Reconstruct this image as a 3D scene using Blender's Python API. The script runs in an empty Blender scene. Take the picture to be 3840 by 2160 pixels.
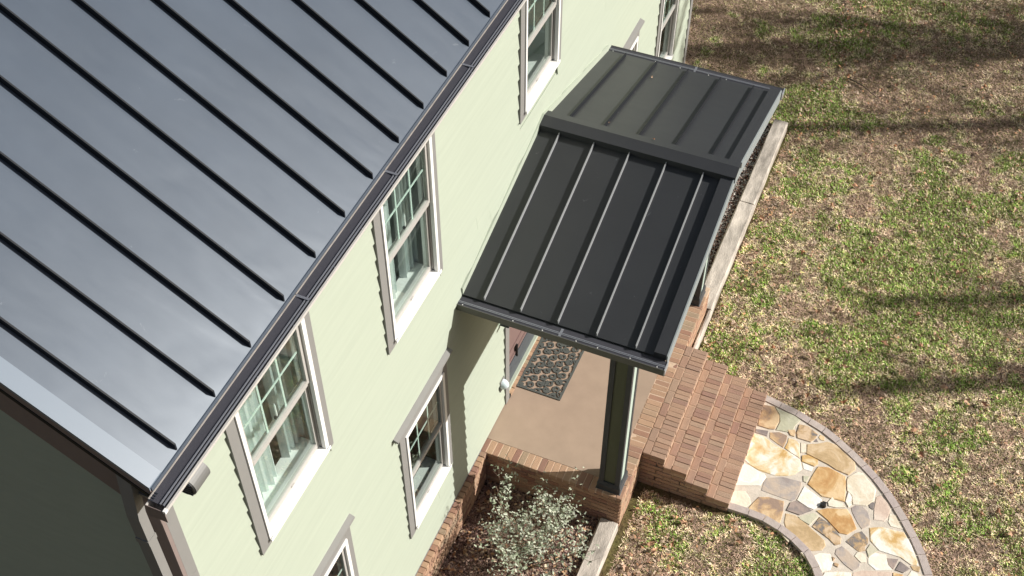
import bpy, bmesh, math, random
import numpy as np
from mathutils import Vector, Matrix
random.seed(7); RNG = np.random.default_rng(7)
R = math.radians
S = bpy.context.scene
COL = S.collection

# ------------------------------------------------------------------ camera
cam_d = bpy.data.cameras.new('camera'); cam = bpy.data.objects.new('camera', cam_d); COL.objects.link(cam)
PI_, YA, RO, F = R(48.0937), R(-67.2365), R(0.0135), 4579.51
fwd = Vector((math.cos(PI_)*math.sin(-YA), math.cos(PI_)*math.cos(YA), -math.sin(PI_)))
rgt = fwd.cross(Vector((0, 0, 1))).normalized(); upv = rgt.cross(fwd)
rgt, upv = rgt*math.cos(RO)+upv*math.sin(RO), -rgt*math.sin(RO)+upv*math.cos(RO)
CAMP = Vector((-4.7712, -3.6074, 12.9047))
m = Matrix((rgt, upv, -fwd)).transposed().to_4x4(); m.translation = CAMP
cam.matrix_world = m
cam_d.sensor_width = 36; cam_d.lens = 36*F/3840; cam_d.clip_end = 500; cam_d.clip_start = .1
S.camera = cam

# ------------------------------------------------------------------ sky, sun, exposure
SUN = Vector((.47, -1.0, .644)).normalized()
SUN_EL = math.asin(SUN.z); SUN_AZ = math.atan2(SUN.x, SUN.y)
w = bpy.data.worlds.new('World'); S.world = w; w.use_nodes = True
nt = w.node_tree; nt.nodes.clear()
sky = nt.nodes.new('ShaderNodeTexSky'); sky.sky_type = 'NISHITA'; sky.sun_disc = False
sky.sun_elevation = SUN_EL; sky.sun_rotation = SUN_AZ; sky.dust_density = 4.0; sky.ozone_density = .6
bg = nt.nodes.new('ShaderNodeBackground'); bg.inputs[1].default_value = 0.052
wo = nt.nodes.new('ShaderNodeOutputWorld')
nt.links.new(sky.outputs[0], bg.inputs[0]); nt.links.new(bg.outputs[0], wo.inputs[0])
sd = bpy.data.lights.new('sun', 'SUN'); sd.energy = 4.9; sd.angle = R(0.45); sd.color = (1, .965, .91)
sun = bpy.data.objects.new('sun', sd); COL.objects.link(sun)
sun.rotation_euler = (-SUN).to_track_quat('-Z', 'Y').to_euler(); sun.location = (10, -20, 20)
S.view_settings.view_transform = 'Standard'; S.view_settings.look = 'None'
S.view_settings.exposure = 0.30; S.view_settings.gamma = 1; S.view_settings.use_curve_mapping = False

# ------------------------------------------------------------------ materials
def mat(name, base, rough=.7, metal=0., spec=.5, var=0., vscale=6., bump=0., bscale=40., objrand=None, stretch=None, coat=0.):
    M = bpy.data.materials.new(name); M.use_nodes = True; t = M.node_tree; N = t.nodes; L = t.links
    b = N['Principled BSDF']
    b.inputs['Roughness'].default_value = rough; b.inputs['Metallic'].default_value = metal
    b.inputs['Specular IOR Level'].default_value = spec; b.inputs['Coat Weight'].default_value = coat
    if spec > .7: b.inputs['Specular Tint'].default_value = (.86, .93, 1, 1)
    tc = N.new('ShaderNodeTexCoord'); mp = N.new('ShaderNodeMapping'); L.new(tc.outputs['Object'], mp.inputs[0])
    if stretch: mp.inputs['Scale'].default_value = stretch
    src = None
    if objrand:
        oi = N.new('ShaderNodeObjectInfo'); cr = N.new('ShaderNodeValToRGB'); cr.color_ramp.interpolation = 'LINEAR'
        e = cr.color_ramp.elements
        while len(e) < len(objrand): e.new(.5)
        for i, c in enumerate(objrand): e[i].position = i/(len(objrand)-1); e[i].color = (*c, 1)
        L.new(oi.outputs['Random'], cr.inputs[0]); src = cr.outputs[0]
        ad = N.new('ShaderNodeVectorMath'); ad.operation = 'ADD'; mu = N.new('ShaderNodeMath'); mu.operation = 'MULTIPLY'; mu.inputs[1].default_value = 37
        L.new(oi.outputs['Random'], mu.inputs[0]); L.new(mp.outputs[0], ad.inputs[0]); L.new(mu.outputs[0], ad.inputs[1]); vec = ad.outputs[0]
    else: vec = mp.outputs[0]
    if var > 0:
        nz = N.new('ShaderNodeTexNoise'); nz.inputs['Scale'].default_value = vscale; nz.inputs['Detail'].default_value = 7; nz.inputs['Roughness'].default_value = .62
        L.new(vec, nz.inputs['Vector'])
        mr = N.new('ShaderNodeMapRange'); mr.inputs[1].default_value = .25; mr.inputs[2].default_value = .75
        mr.inputs[3].default_value = 1-var; mr.inputs[4].default_value = 1+var; L.new(nz.outputs[0], mr.inputs[0])
        mx = N.new('ShaderNodeMix'); mx.data_type = 'RGBA'; mx.blend_type = 'MULTIPLY'; mx.inputs[0].default_value = 1
        if src: L.new(src, mx.inputs[6])
        else: mx.inputs[6].default_value = (*base, 1)
        L.new(mr.outputs[0], mx.inputs[7]); src = mx.outputs[2]
    if src: L.new(src, b.inputs['Base Color'])
    else: b.inputs['Base Color'].default_value = (*base, 1)
    if bump > 0:
        nb = N.new('ShaderNodeTexNoise'); nb.inputs['Scale'].default_value = bscale; nb.inputs['Detail'].default_value = 5
        L.new(vec, nb.inputs['Vector']); bp = N.new('ShaderNodeBump'); bp.inputs['Strength'].default_value = 1; bp.inputs['Distance'].default_value = bump
        L.new(nb.outputs[0], bp.inputs['Height']); L.new(bp.outputs[0], b.inputs['Normal'])
    return M

def attr_mat(name, rough=.8, spec=.2, transl=0.):
    M = bpy.data.materials.new(name); M.use_nodes = True; t = M.node_tree; b = t.nodes['Principled BSDF']
    a = t.nodes.new('ShaderNodeAttribute'); a.attribute_name = 'col'
    t.links.new(a.outputs['Color'], b.inputs['Base Color']); b.inputs['Roughness'].default_value = rough
    b.inputs['Specular IOR Level'].default_value = spec
    return M

def roof_mat(name, base, rough, bump):
    M = mat(name, base, rough, 0, 1.0 if base[2] > .08 else .6, .10, 1.3, 0)
    t = M.node_tree; N = t.nodes; L = t.links; b = N['Principled BSDF']
    tc = N.new('ShaderNodeTexCoord')
    n1 = N.new('ShaderNodeTexNoise'); n1.inputs['Scale'].default_value = 2.2; n1.inputs['Detail'].default_value = 1.5; n1.inputs['Distortion'].default_value = .6
    mp = N.new('ShaderNodeMapping'); mp.inputs['Scale'].default_value = (1.4, .6, .6)
    L.new(tc.outputs['Object'], mp.inputs[0]); L.new(mp.outputs[0], n1.inputs[0])
    bp = N.new('ShaderNodeBump'); bp.inputs['Distance'].default_value = bump; bp.inputs['Strength'].default_value = 1
    L.new(n1.outputs[0], bp.inputs['Height']); L.new(bp.outputs[0], b.inputs['Normal'])
    # scuffs and water marks: roughness and slight tone
    n2 = N.new('ShaderNodeTexNoise'); n2.inputs['Scale'].default_value = 3.; n2.inputs['Detail'].default_value = 9; n2.inputs['Roughness'].default_value = .7
    mp2 = N.new('ShaderNodeMapping'); mp2.inputs['Scale'].default_value = (3, .8, .8); L.new(tc.outputs['Object'], mp2.inputs[0]); L.new(mp2.outputs[0], n2.inputs[0])
    mr = N.new('ShaderNodeMapRange'); mr.inputs[1].default_value = .3; mr.inputs[2].default_value = .75; mr.inputs[3].default_value = rough-.015; mr.inputs[4].default_value = rough+.03
    L.new(n2.outputs[0], mr.inputs[0]); L.new(mr.outputs[0], b.inputs['Roughness'])
    n3 = N.new('ShaderNodeTexNoise'); n3.inputs['Scale'].default_value = 7; n3.inputs['Detail'].default_value = 10; n3.inputs['Roughness'].default_value = .72; n3.inputs['Distortion'].default_value = .5
    L.new(tc.outputs['Object'], n3.inputs[0]); m3 = N.new('ShaderNodeMapRange'); m3.inputs[1].default_value = .66; m3.inputs[2].default_value = .80; m3.inputs[3].default_value = 0; m3.inputs[4].default_value = .55
    L.new(n3.outputs[0], m3.inputs[0]); mc = N.new('ShaderNodeMix'); mc.data_type = 'RGBA'; src = b.inputs['Base Color'].links[0].from_socket
    L.new(m3.outputs[0], mc.inputs[0]); L.new(src, mc.inputs[6]); mc.inputs[7].default_value = (.42, .44, .46, 1); L.new(mc.outputs[2], b.inputs['Base Color'])
    return M

M = {}
M['siding'] = mat('siding', (.40, .445, .365), .75, 0, .25, .05, 4, .0012, 60, stretch=(.3, 1, 5))
M['taupe'] = mat('taupe', (.235, .23, .22), .6, 0, .3, .04, 8)
M['taupe_dark'] = mat('taupe_dark', (.24, .19, .175), .65, 0, .3, .06, 8)
M['white'] = mat('white', (.82, .82, .80), .4, 0, .4, .02, 10)
M['vinyl'] = mat('vinyl', (.43, .415, .39), .45, 0, .4, .04, 14)
M['gutterpaint'] = mat('gutterpaint', (.52, .50, .47), .45, 0, .4, .06, 14)
M['muntin'] = mat('muntin', (.52, .61, .57), .5)
M['roof'] = roof_mat('roof', (.060, .078, .106), .33, .0045)
M['seam'] = mat('seam', (.010, .012, .016), .6, 0, .3)  # roof metal blackened, shade on the seam sides put into the colour
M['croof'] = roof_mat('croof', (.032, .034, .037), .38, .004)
M['cseam_lit'] = mat('cseam_lit', (.30, .31, .32), .35, 0, .5)  # same seams, their sunlit tops put into a pale colour
M['rooftrim_glare'] = mat('rooftrim_glare', (.17, .21, .26), .34, 0, .6, .03, 2)  # same metal as the roof panels, lightened to paint in its glare
M['ctrim'] = mat('ctrim', (.033, .035, .039), .42, 0, .5, .06, 4)
M['fascia'] = mat('fascia', (.27, .30, .31), .5, 0, .5)
M['silver'] = mat('silver', (.6, .62, .64), .35, .6)
M['cgutter'] = mat('cgutter', (.10, .10, .085), .5)  # olive dark tone holds the shade on the gutter front
M['mesh'] = mat('mesh', (.05, .05, .062), .5, .2, .5, .5, 260, .002, 300)
M['rib'] = mat('rib', (.22, .23, .26), .4, .3, .5, .35, 160)
M['gdark'] = mat('gdark', (.02, .025, .035), .6)
M['beige'] = mat('beige', (.36, .33, .30), .6, 0, .3, .25, 12)
M['charcoal'] = mat('charcoal', (.045, .05, .055), .5, 0, .4, .08, 6)
M['sage'] = mat('sage', (.10, .105, .065), .7, 0, .3, .05, 6)  # column green darkened to carry its shaded look
M['sage_lit'] = mat('sage_lit', (.42, .50, .44), .7, 0, .3, .04, 6)  # same column green, sunlight on the outer face put into the colour
M['brick'] = mat('brick', (.4, .25, .17), .88, 0, .15, .22, 22, .0025, 70,
                 objrand=[(.40, .25, .165), (.46, .305, .20), (.34, .19, .135), (.50, .33, .22), (.42, .27, .18), (.30, .17, .13), (.38, .29, .20), (.48, .30, .20)])
M['stepbrick'] = mat('stepbrick', (.35, .22, .16), .9, 0, .15, .25, 18, .0025, 70,
                 objrand=[(.40, .255, .18), (.43, .285, .20), (.35, .215, .16), (.41, .29, .21), (.33, .205, .16), (.45, .30, .215), (.37, .25, .185), (.43, .275, .195)])
M['mortar'] = mat('mortar', (.60, .45, .33), .95, 0, .1, .15, 25, .002, 90)
M['joint'] = mat('joint', (.46, .33, .235), .95, 0, .1, .2, 25, .002, 90)
M['concrete'] = mat('concrete', (.385, .29, .22), .85, 0, .2, .09, 3.2, .0012, 120)
M['pathbed'] = mat('pathbed', (.66, .59, .50), .9, 0, .15, .16, 14, .003, 60)
M['rim'] = mat('rim', (.40, .33, .30), .9, 0, .15, .15, 14, .003, 60, objrand=[(.46, .40, .37), (.52, .45, .41), (.48, .41, .39), (.50, .43, .39)])
M['timber'] = mat('timber', (.49, .44, .385), .9, 0, .1, .62, 2.2, .006, 25, stretch=(1, 3.5, 3.5))
M['soil'] = mat('soil', (.16, .12, .07), .95, 0, .1, .5, 9, .02, 30)
M['lawn'] = None
M['mulchbase'] = mat('mulchbase', (.06, .04, .03), .95, 0, .1, .4, 20, .01, 50)
M['rubber'] = mat('rubber', (.085, .092, .085), .7, 0, .4, .1, 30)
M['door'] = mat('door', (.19, .125, .115), .5, 0, .4, .04, 6)
M['slate'] = mat('slate', (.075, .085, .095), .5, 0, .4, .15, 8)
M['black'] = mat('black', (.012, .012, .012), .5)
M['cover'] = mat('cover', (.62, .72, .76), .35)
M['room'] = mat('room', (.74, .78, .76), .9)
M['roomfloor'] = mat('roomfloor', (.34, .34, .32), .8)
M['roomdark'] = mat('roomdark', (.16, .18, .18), .9)
M['curtain'] = mat('curtain', (.70, .75, .74), .9)
M['ceilsoffit'] = mat('soffit', (.30, .27, .24), .7)
M['bark'] = mat('bark', (.14, .11, .085), .95, 0, .1, .4, 8, .01, 20)
M['twig'] = mat('twig', (.26, .19, .14), .9, 0, .1, .2, 30)
M['ventgrey'] = mat('ventgrey', (.15, .15, .145), .5)
M['louvre'] = mat('louvre', (.035, .035, .035), .5)
M['leafthing'] = mat('leafthing', (.4, .22, .12), .85, 0, .15, .2, 20, objrand=[(.36, .20, .12), (.50, .30, .19), (.28, .14, .085), (.55, .38, .26), (.40, .19, .10), (.58, .44, .33)])
M['attr'] = attr_mat('attr')
M['bedattr'] = attr_mat('bedattr', .9, .1)

# glass
g = bpy.data.materials.new('glass'); g.use_nodes = True; t = g.node_tree; t.nodes.clear()
o_ = t.nodes.new('ShaderNodeOutputMaterial'); mx = t.nodes.new('ShaderNodeMixShader'); tr = t.nodes.new('ShaderNodeBsdfTransparent'); gl = t.nodes.new('ShaderNodeBsdfGlossy')
tr.inputs[0].default_value = (.93, .97, .955, 1); gl.inputs['Roughness'].default_value = .02; gl.inputs[0].default_value = (.9, 1, .95, 1)
fr = t.nodes.new('ShaderNodeFresnel'); fr.inputs[0].default_value = 1.7
gm_ = t.nodes.new('ShaderNodeNewGeometry'); iv = t.nodes.new('ShaderNodeMath'); iv.operation = 'SUBTRACT'; iv.inputs[0].default_value = 1
ml = t.nodes.new('ShaderNodeMath'); ml.operation = 'MULTIPLY'; t.links.new(gm_.outputs['Backfacing'], iv.inputs[1]); t.links.new(iv.outputs[0], ml.inputs[0]); t.links.new(fr.outputs[0], ml.inputs[1])
t.links.new(ml.outputs[0], mx.inputs[0]); t.links.new(tr.outputs[0], mx.inputs[1]); t.links.new(gl.outputs[0], mx.inputs[2]); t.links.new(mx.outputs[0], o_.inputs[0])
M['glass'] = g

# flagstone material families
def stone_mat(name, c1, c2, c3, sc=3.5):
    Mm = bpy.data.materials.new(name); Mm.use_nodes = True; t = Mm.node_tree; N = t.nodes; L = t.links; b = N['Principled BSDF']
    tc = N.new('ShaderNodeTexCoord'); oi = N.new('ShaderNodeObjectInfo'); mu = N.new('ShaderNodeMath'); mu.operation = 'MULTIPLY'; mu.inputs[1].default_value = 61
    ad = N.new('ShaderNodeVectorMath'); L.new(oi.outputs['Random'], mu.inputs[0]); L.new(tc.outputs['Object'], ad.inputs[0]); L.new(mu.outputs[0], ad.inputs[1])
    n1 = N.new('ShaderNodeTexNoise'); n1.inputs['Scale'].default_value = sc; n1.inputs['Detail'].default_value = 8; n1.inputs['Roughness'].default_value = .6; n1.inputs['Distortion'].default_value = .8
    L.new(ad.outputs[0], n1.inputs[0]); cr = N.new('ShaderNodeValToRGB'); e = cr.color_ramp.elements
    e[0].position = .41; e[0].color = (*c1, 1); e[1].position = .58; e[1].color = (*c3, 1); x = e.new(.5); x.color = (*c2, 1)
    L.new(n1.outputs[0], cr.inputs[0]); L.new(cr.outputs[0], b.inputs['Base Color']); b.inputs['Roughness'].default_value = .85; b.inputs['Specular IOR Level'].default_value = .2
    n2 = N.new('ShaderNodeTexNoise'); n2.inputs['Scale'].default_value = 25; n2.inputs['Detail'].default_value = 6; L.new(ad.outputs[0], n2.inputs[0])
    bp = N.new('ShaderNodeBump'); bp.inputs['Distance'].default_value = .004; L.new(n2.outputs[0], bp.inputs['Height']); L.new(bp.outputs[0], b.inputs['Normal'])
    return Mm
ST = dict(
    o=stone_mat('stone_orange', (.54, .31, .13), (.64, .42, .20), (.76, .57, .34)),
    y=stone_mat('stone_yellow', (.62, .40, .16), (.78, .62, .38), (.88, .84, .76), 2.6),
    w=stone_mat('stone_white', (.86, .82, .74), (.92, .90, .85), (.88, .82, .70)),
    c=stone_mat('stone_cream', (.74, .65, .50), (.86, .79, .66), (.80, .72, .58)),
    t=stone_mat('stone_tan', (.50, .36, .20), (.60, .44, .26), (.68, .53, .35)),
    b=stone_mat('stone_brown', (.36, .26, .20), (.56, .38, .22), (.70, .52, .32)),
    g=stone_mat('stone_grey', (.36, .31, .29), (.44, .39, .36), (.56, .46, .37)),
    d=stone_mat('stone_dark', (.24, .21, .20), (.30, .255, .24), (.40, .32, .28)),
    m=stone_mat('stone_mottled', (.22, .20, .19), (.52, .36, .20), (.66, .50, .34), 6),
    p=stone_mat('stone_pink', (.64, .50, .41), (.72, .58, .48), (.76, .64, .54)),
    n=stone_mat('stone_green', (.50, .49, .36), (.56, .55, .42), (.64, .60, .46)))

# ------------------------------------------------------------------ helpers: coordinates are (x along the wall, o outwards from the wall, z up)
def V(p): return Vector((p[0], -p[1], p[2]))
class MB:
    def __init__(s): s.v = []; s.f = []
    def add(s, pts, faces):
        b = len(s.v); s.v += [tuple(p) for p in pts]; s.f += [tuple(i+b for i in f) for f in faces]; return s
    def box(s, x0, x1, o0, o1, z0, z1):
        return s.hexa([(x0, o0, z0), (x1, o0, z0), (x1, o1, z0), (x0, o1, z0), (x0, o0, z1), (x1, o0, z1), (x1, o1, z1), (x0, o1, z1)])
    def hexa(s, p): return s.add(p, [(0, 1, 2, 3), (4, 5, 6, 7), (0, 1, 5, 4), (1, 2, 6, 5), (2, 3, 7, 6), (3, 0, 4, 7)])
    def prism(s, base, top):
        n = len(base); return s.add(list(base)+list(top), [tuple(range(n)), tuple(range(n, 2*n))]+[(i, (i+1) % n, n+(i+1) % n, n+i) for i in range(n)])
    def tube(s, a, b, r0, r1, n=8, cap=True):
        a = Vector(a); b = Vector(b); d = (b-a).normalized(); u = d.orthogonal().normalized(); q = d.cross(u)
        A = [a+(u*math.cos(2*math.pi*i/n)+q*math.sin(2*math.pi*i/n))*r0 for i in range(n)]
        B = [b+(u*math.cos(2*math.pi*i/n)+q*math.sin(2*math.pi*i/n))*r1 for i in range(n)]
        k = len(s.v); s.v += [tuple(x) for x in A+B]; s.f += [(k+i, k+(i+1) % n, k+n+(i+1) % n, k+n+i) for i in range(n)]
        if cap: s.f += [tuple(k+i for i in range(n)), tuple(k+n+i for i in range(n))]
        return s
    def slab(s, xa, za, xb, zb, o0, o1, t0, t1):   # sloping in x, thickness offset t0..t1 along z
        return s.hexa([(xa, o0, za+t0), (xb, o0, zb+t0), (xb, o1, zb+t0), (xa, o1, za+t0), (xa, o0, za+t1), (xb, o0, zb+t1), (xb, o1, zb+t1), (xa, o1, za+t1)])
    def slabo(s, oa, za, ob, zb, x0, x1, t0, t1):  # sloping in o
        return s.hexa([(x0, oa, za+t0), (x1, oa, za+t0), (x1, ob, zb+t0), (x0, ob, zb+t0), (x0, oa, za+t1), (x1, oa, za+t1), (x1, ob, zb+t1), (x0, ob, zb+t1)])
    def build(s, name, mt, parent=None, bevel=0, smooth=False):
        org = world_loc(parent)
        me = bpy.data.meshes.new(name); me.from_pydata([V(p)-org for p in s.v], [], s.f)
        bm = bmesh.new(); bm.from_mesh(me)
        if bevel: bmesh.ops.bevel(bm, geom=bm.edges[:], offset=bevel, segments=1, affect='EDGES')
        bmesh.ops.recalc_face_normals(bm, faces=bm.faces); bm.to_mesh(me); bm.free()
        if smooth: me.polygons.foreach_set('use_smooth', [True]*len(me.polygons))
        me.materials.append(mt if not isinstance(mt, str) else M[mt])
        o = bpy.data.objects.new(name, me); COL.objects.link(o)
        if parent: o.parent = parent
        return o
def world_loc(p):
    l = Vector((0, 0, 0))
    while p is not None: l += Vector(p.location); p = p.parent
    return l
def thing(name, loc, label, cat, group=None, kind=None):
    o = bpy.data.objects.new(name, None); COL.objects.link(o); o.location = V(loc); o.empty_display_size = .1
    tag(o, label, cat, group, kind); return o
def tag(o, label=None, cat=None, group=None, kind=None):
    if label: o['label'] = label
    if cat: o['category'] = cat
    if group: o['group'] = group
    if kind: o['kind'] = kind
    return o
def B(name, mt, parent, *a, **k): return MB().box(*a).build(name, mt, parent, **k)

# unit brick variants, shared by every brick
def brick_mesh(i, mtn):
    rr = random.Random(i); bm = bmesh.new(); bmesh.ops.create_cube(bm, size=1)
    for v in bm.verts: v.co += Vector((rr.uniform(-.02, .02), rr.uniform(-.02, .02), rr.uniform(-.02, .02)))
    bmesh.ops.bevel(bm, geom=[e for e in bm.edges], offset=.04, segments=1, affect='EDGES')
    me = bpy.data.meshes.new('brick'); bm.to_mesh(me); bm.free(); me.materials.append(M[mtn]); return me
BR = {k: [brick_mesh(i, k) for i in range(5)] for k in ('brick', 'stepbrick')}
def brick(parent, x0, x1, o0, o1, z0, z1, mtn='brick', j=.0025):
    o = bpy.data.objects.new('brick', random.choice(BR[mtn])); COL.objects.link(o); o.parent = parent
    c = V(((x0+x1)/2, (o0+o1)/2, (z0+z1)/2)) + Vector([random.uniform(-j, j) for _ in range(3)])
    o.location = c - world_loc(parent); o.scale = (x1-x0, o1-o0, z1-z0)
    o.rotation_euler = (random.uniform(-.008, .008), random.uniform(-.008, .008), random.uniform(-.012, .012)); return o

# ================================================================== GROUND
def vnoise(x, y, s, seed):
    r = np.random.default_rng(seed); G = r.random((256, 256)); u = x/s; v = y/s
    i = np.floor(u).astype(int); j = np.floor(v).astype(int); a = u-i; b = v-j; a = a*a*(3-2*a); b = b*b*(3-2*b)
    i %= 255; j %= 255
    return (G[i, j]*(1-a)+G[i+1, j]*a)*(1-b)+(G[i, j+1]*(1-a)+G[i+1, j+1]*a)*b
def fbm(x, y, s, seed): return (vnoise(x, y, s, seed)*.5+vnoise(x, y, s/2.1, seed+1)*.28+vnoise(x, y, s/4.7, seed+2)*.22)

lm = bpy.data.materials.new('lawn_ground'); lm.use_nodes = True; t = lm.node_tree; N = t.nodes; L = t.links; b = N['Principled BSDF']; b.inputs['Roughness'].default_value = .95; b.inputs['Specular IOR Level'].default_value = .1
tc = N.new('ShaderNodeTexCoord'); n1 = N.new('ShaderNodeTexNoise'); n1.inputs['Scale'].default_value = 1.1; n1.inputs['Detail'].default_value = 8; n1.inputs['Roughness'].default_value = .7
n2 = N.new('ShaderNodeTexNoise'); n2.inputs['Scale'].default_value = 22; n2.inputs['Detail'].default_value = 6; n2.inputs['Roughness'].default_value = .75
L.new(tc.outputs['Object'], n1.inputs[0]); L.new(tc.outputs['Object'], n2.inputs[0])
c1 = N.new('ShaderNodeValToRGB'); e = c1.color_ramp.elements; e[0].position = .4; e[0].color = (.15, .105, .07, 1); e[1].position = .6; e[1].color = (.12, .12, .05, 1)
c2 = N.new('ShaderNodeValToRGB'); e = c2.color_ramp.elements; e[0].position = .35; e[0].color = (.35, .33, .3, 1); e[1].position = .68; e[1].color = (1.7, 1.6, 1.4, 1)
mxx = N.new('ShaderNodeMix'); mxx.data_type = 'RGBA'; mxx.blend_type = 'MULTIPLY'; mxx.inputs[0].default_value = 1
L.new(n1.outputs[0], c1.inputs[0]); L.new(n2.outputs[0], c2.inputs[0]); L.new(c1.outputs[0], mxx.inputs[6]); L.new(c2.outputs[0], mxx.inputs[7]); L.new(mxx.outputs[2], b.inputs['Base Color'])
bp = N.new('ShaderNodeBump'); bp.inputs['Distance'].default_value = .02; L.new(n2.outputs[0], bp.inputs['Height']); L.new(bp.outputs[0], b.inputs['Normal'])
M['lawn'] = lm
gmb = MB()
gmb.add([(-150, -150, 0), (150, -150, 0), (150, 150, 0), (-150, 150, 0)], [(0, 1, 2, 3)])
tag(gmb.build('lawn', 'lawn'), 'thin winter lawn of green and straw coloured grass', 'lawn', kind='structure')

# path outline
OUT = [(5.403, 2.951), (5.317, 3.40), (5.165, 3.863), (4.937, 4.248), (4.658, 4.633), (4.321, 4.938), (3.955, 5.224), (3.604, 5.408), (3.15, 5.56), (2.6, 5.68), (1.9, 5.74)]
INN = [(3.565, 2.951), (3.574, 3.348), (3.485, 3.693), (3.305, 3.991), (3.084, 4.169), (2.75, 4.33), (2.3, 4.42), (1.9, 4.44)]
def inpoly(px, py, poly):
    c = np.zeros(px.shape, bool); n = len(poly)
    for i in range(n):
        x1, y1 = poly[i]; x2, y2 = poly[(i+1) % n]
        k = ((y1 > py) != (y2 > py)) & (px < (x2-x1)*(py-y1)/(y2-y1+1e-12)+x1); c ^= k
    return c
PATH = OUT + INN[::-1]

def scatter_mesh(name, P, ax, ay, cols, mt, parent=None):
    """P centres-of-base (N,3); ax side vector, ay tip vector (N,3), in blender space; leaf shape quads"""
    n = len(P); v = np.empty((n, 4, 3)); v[:, 0] = P-ax*.5; v[:, 1] = P+ax*.5; v[:, 2] = P+ax*.28+ay; v[:, 3] = P-ax*.28+ay
    me = bpy.data.meshes.new(name); me.vertices.add(n*4); me.vertices.foreach_set('co', v.astype(np.float32).ravel())
    me.loops.add(n*4); me.loops.foreach_set('vertex_index', np.arange(n*4, dtype=np.int32))
    me.polygons.add(n); me.polygons.foreach_set('loop_start', np.arange(0, n*4, 4, dtype=np.int32)); me.polygons.foreach_set('loop_total', np.full(n, 4, dtype=np.int32))
    me.update(calc_edges=True)
    a = me.color_attributes.new('col', 'FLOAT_COLOR', 'POINT'); c = np.ones((n, 4, 4)); c[:, :, :3] = cols[:, None, :]
    a.data.foreach_set('color', c.astype(np.float32).ravel()); me.materials.append(M[mt])
    o = bpy.data.objects.new(name, me); COL.objects.link(o)
    if parent: o.parent = parent
    return o

def lawn_points(n):
    x = RNG.uniform(.9, 17, n*2); o = RNG.uniform(-1.2, 8.2, n*2)
    # density falls off with distance
    keep = RNG.random(n*2) < np.clip(1.35-(x-2)/20, .35, 1)
    k = keep & ~inpoly(x, o, PATH) & ~((x > 3.45) & (x < 5.42) & (o < 3.0)) & ~((o < 1.92) & (x < 10.74)) & ~((o < .12) & (x < 11.2))
    x, o = x[k], o[k]; return x[:n], o[:n]
gx, go = lawn_points(520000); n = len(gx)
pat = fbm(gx, go, .6, 11); pat2 = fbm(gx, go, 2.6, 31); fine = vnoise(gx, go, .06, 5)
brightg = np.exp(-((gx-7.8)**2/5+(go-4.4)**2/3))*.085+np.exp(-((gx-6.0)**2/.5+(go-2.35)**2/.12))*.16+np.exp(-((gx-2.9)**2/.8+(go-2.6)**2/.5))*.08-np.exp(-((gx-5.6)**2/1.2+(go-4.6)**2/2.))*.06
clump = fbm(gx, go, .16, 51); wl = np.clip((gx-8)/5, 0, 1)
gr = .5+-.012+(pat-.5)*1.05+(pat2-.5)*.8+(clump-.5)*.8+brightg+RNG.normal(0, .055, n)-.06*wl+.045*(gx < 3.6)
straw = np.array([.84, .70, .49]); brown = np.array([.44, .31, .23]); green = np.array([.27, .42, .09]); olive = np.array([.46, .50, .18]); yel = np.array([.66, .60, .28])
cols = np.where((gr > .57)[:, None], green, np.where((gr > .50)[:, None], olive, np.where((gr > .41)[:, None], straw, brown)))
rnd = RNG.random(n); cols = np.where(((rnd < .22) & (gr > .50))[:, None], straw, cols); cols = np.where(((rnd > .90))[:, None], brown, cols); cols = np.where(((rnd > .72) & (rnd < .80))[:, None], yel, cols)
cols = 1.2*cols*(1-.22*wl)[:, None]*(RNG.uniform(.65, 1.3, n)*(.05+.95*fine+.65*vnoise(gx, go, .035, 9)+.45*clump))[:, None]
isg = (gr > .50)
th = RNG.uniform(0, 2*np.pi, n); inc = np.where(isg, RNG.uniform(.3, 1.15, n), RNG.uniform(.05, .6, n)); ln = RNG.uniform(.018, .042, n)*(.6+.9*clump); wd = RNG.uniform(.0045, .009, n)
ay = np.stack([np.cos(th)*np.cos(inc), np.sin(th)*np.cos(inc), np.sin(inc)], 1)*ln[:, None]
ax = np.stack([-np.sin(th), np.cos(th), np.zeros(n)], 1)*wd[:, None]
P = np.stack([gx, -go, np.full(n, .001)], 1)
tag(scatter_mesh('grass', P, ax, ay, cols, 'attr'), 'patchy green and straw winter grass covering the lawn', 'grass', kind='stuff')

# small leaf litter (uncountable)
n = 7500; x = RNG.uniform(.9, 16.5, n*3); o = RNG.uniform(1.95, 8, n*3)
dens = np.exp(-np.abs(o-2.05)/.22)*1.2+.22+((np.abs(inpoly(x, o, PATH).astype(float)-.0) > 9))
dens = dens+1.0*((x < 2.9) & (o < 2.6))
k = (RNG.random(n*3) < dens*(.35+fbm(x, o, 1.3, 77))) & ~inpoly(x, o, PATH) & ~((x > 3.45) & (x < 5.42) & (o < 3.0))
x, o = x[k][:n], o[k][:n]; n = len(x)
pal = np.array([[.50, .32, .22], [.40, .24, .15], [.30, .17, .12], [.62, .48, .36], [.55, .30, .16], [.36, .28, .22]])
cols = pal[RNG.integers(0, 6, n)]*RNG.uniform(.7, 1.2, n)[:, None]; th = RNG.uniform(0, 6.28, n); s_ = RNG.uniform(.018, .05, n); inc = RNG.uniform(-.1, .7, n)
ay = np.stack([np.cos(th)*np.cos(inc), np.sin(th)*np.cos(inc), np.sin(inc)], 1)*s_[:, None]; ax = np.stack([-np.sin(th), np.cos(th), RNG.uniform(-.4, .4, n)], 1)*(s_*.7)[:, None]
tag(scatter_mesh('leaf_litter', np.stack([x, -o, np.full(n, .04)], 1), ax, ay, cols, 'attr'), 'small dry leaf fragments strewn over the lawn', 'leaf litter', kind='stuff')

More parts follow.
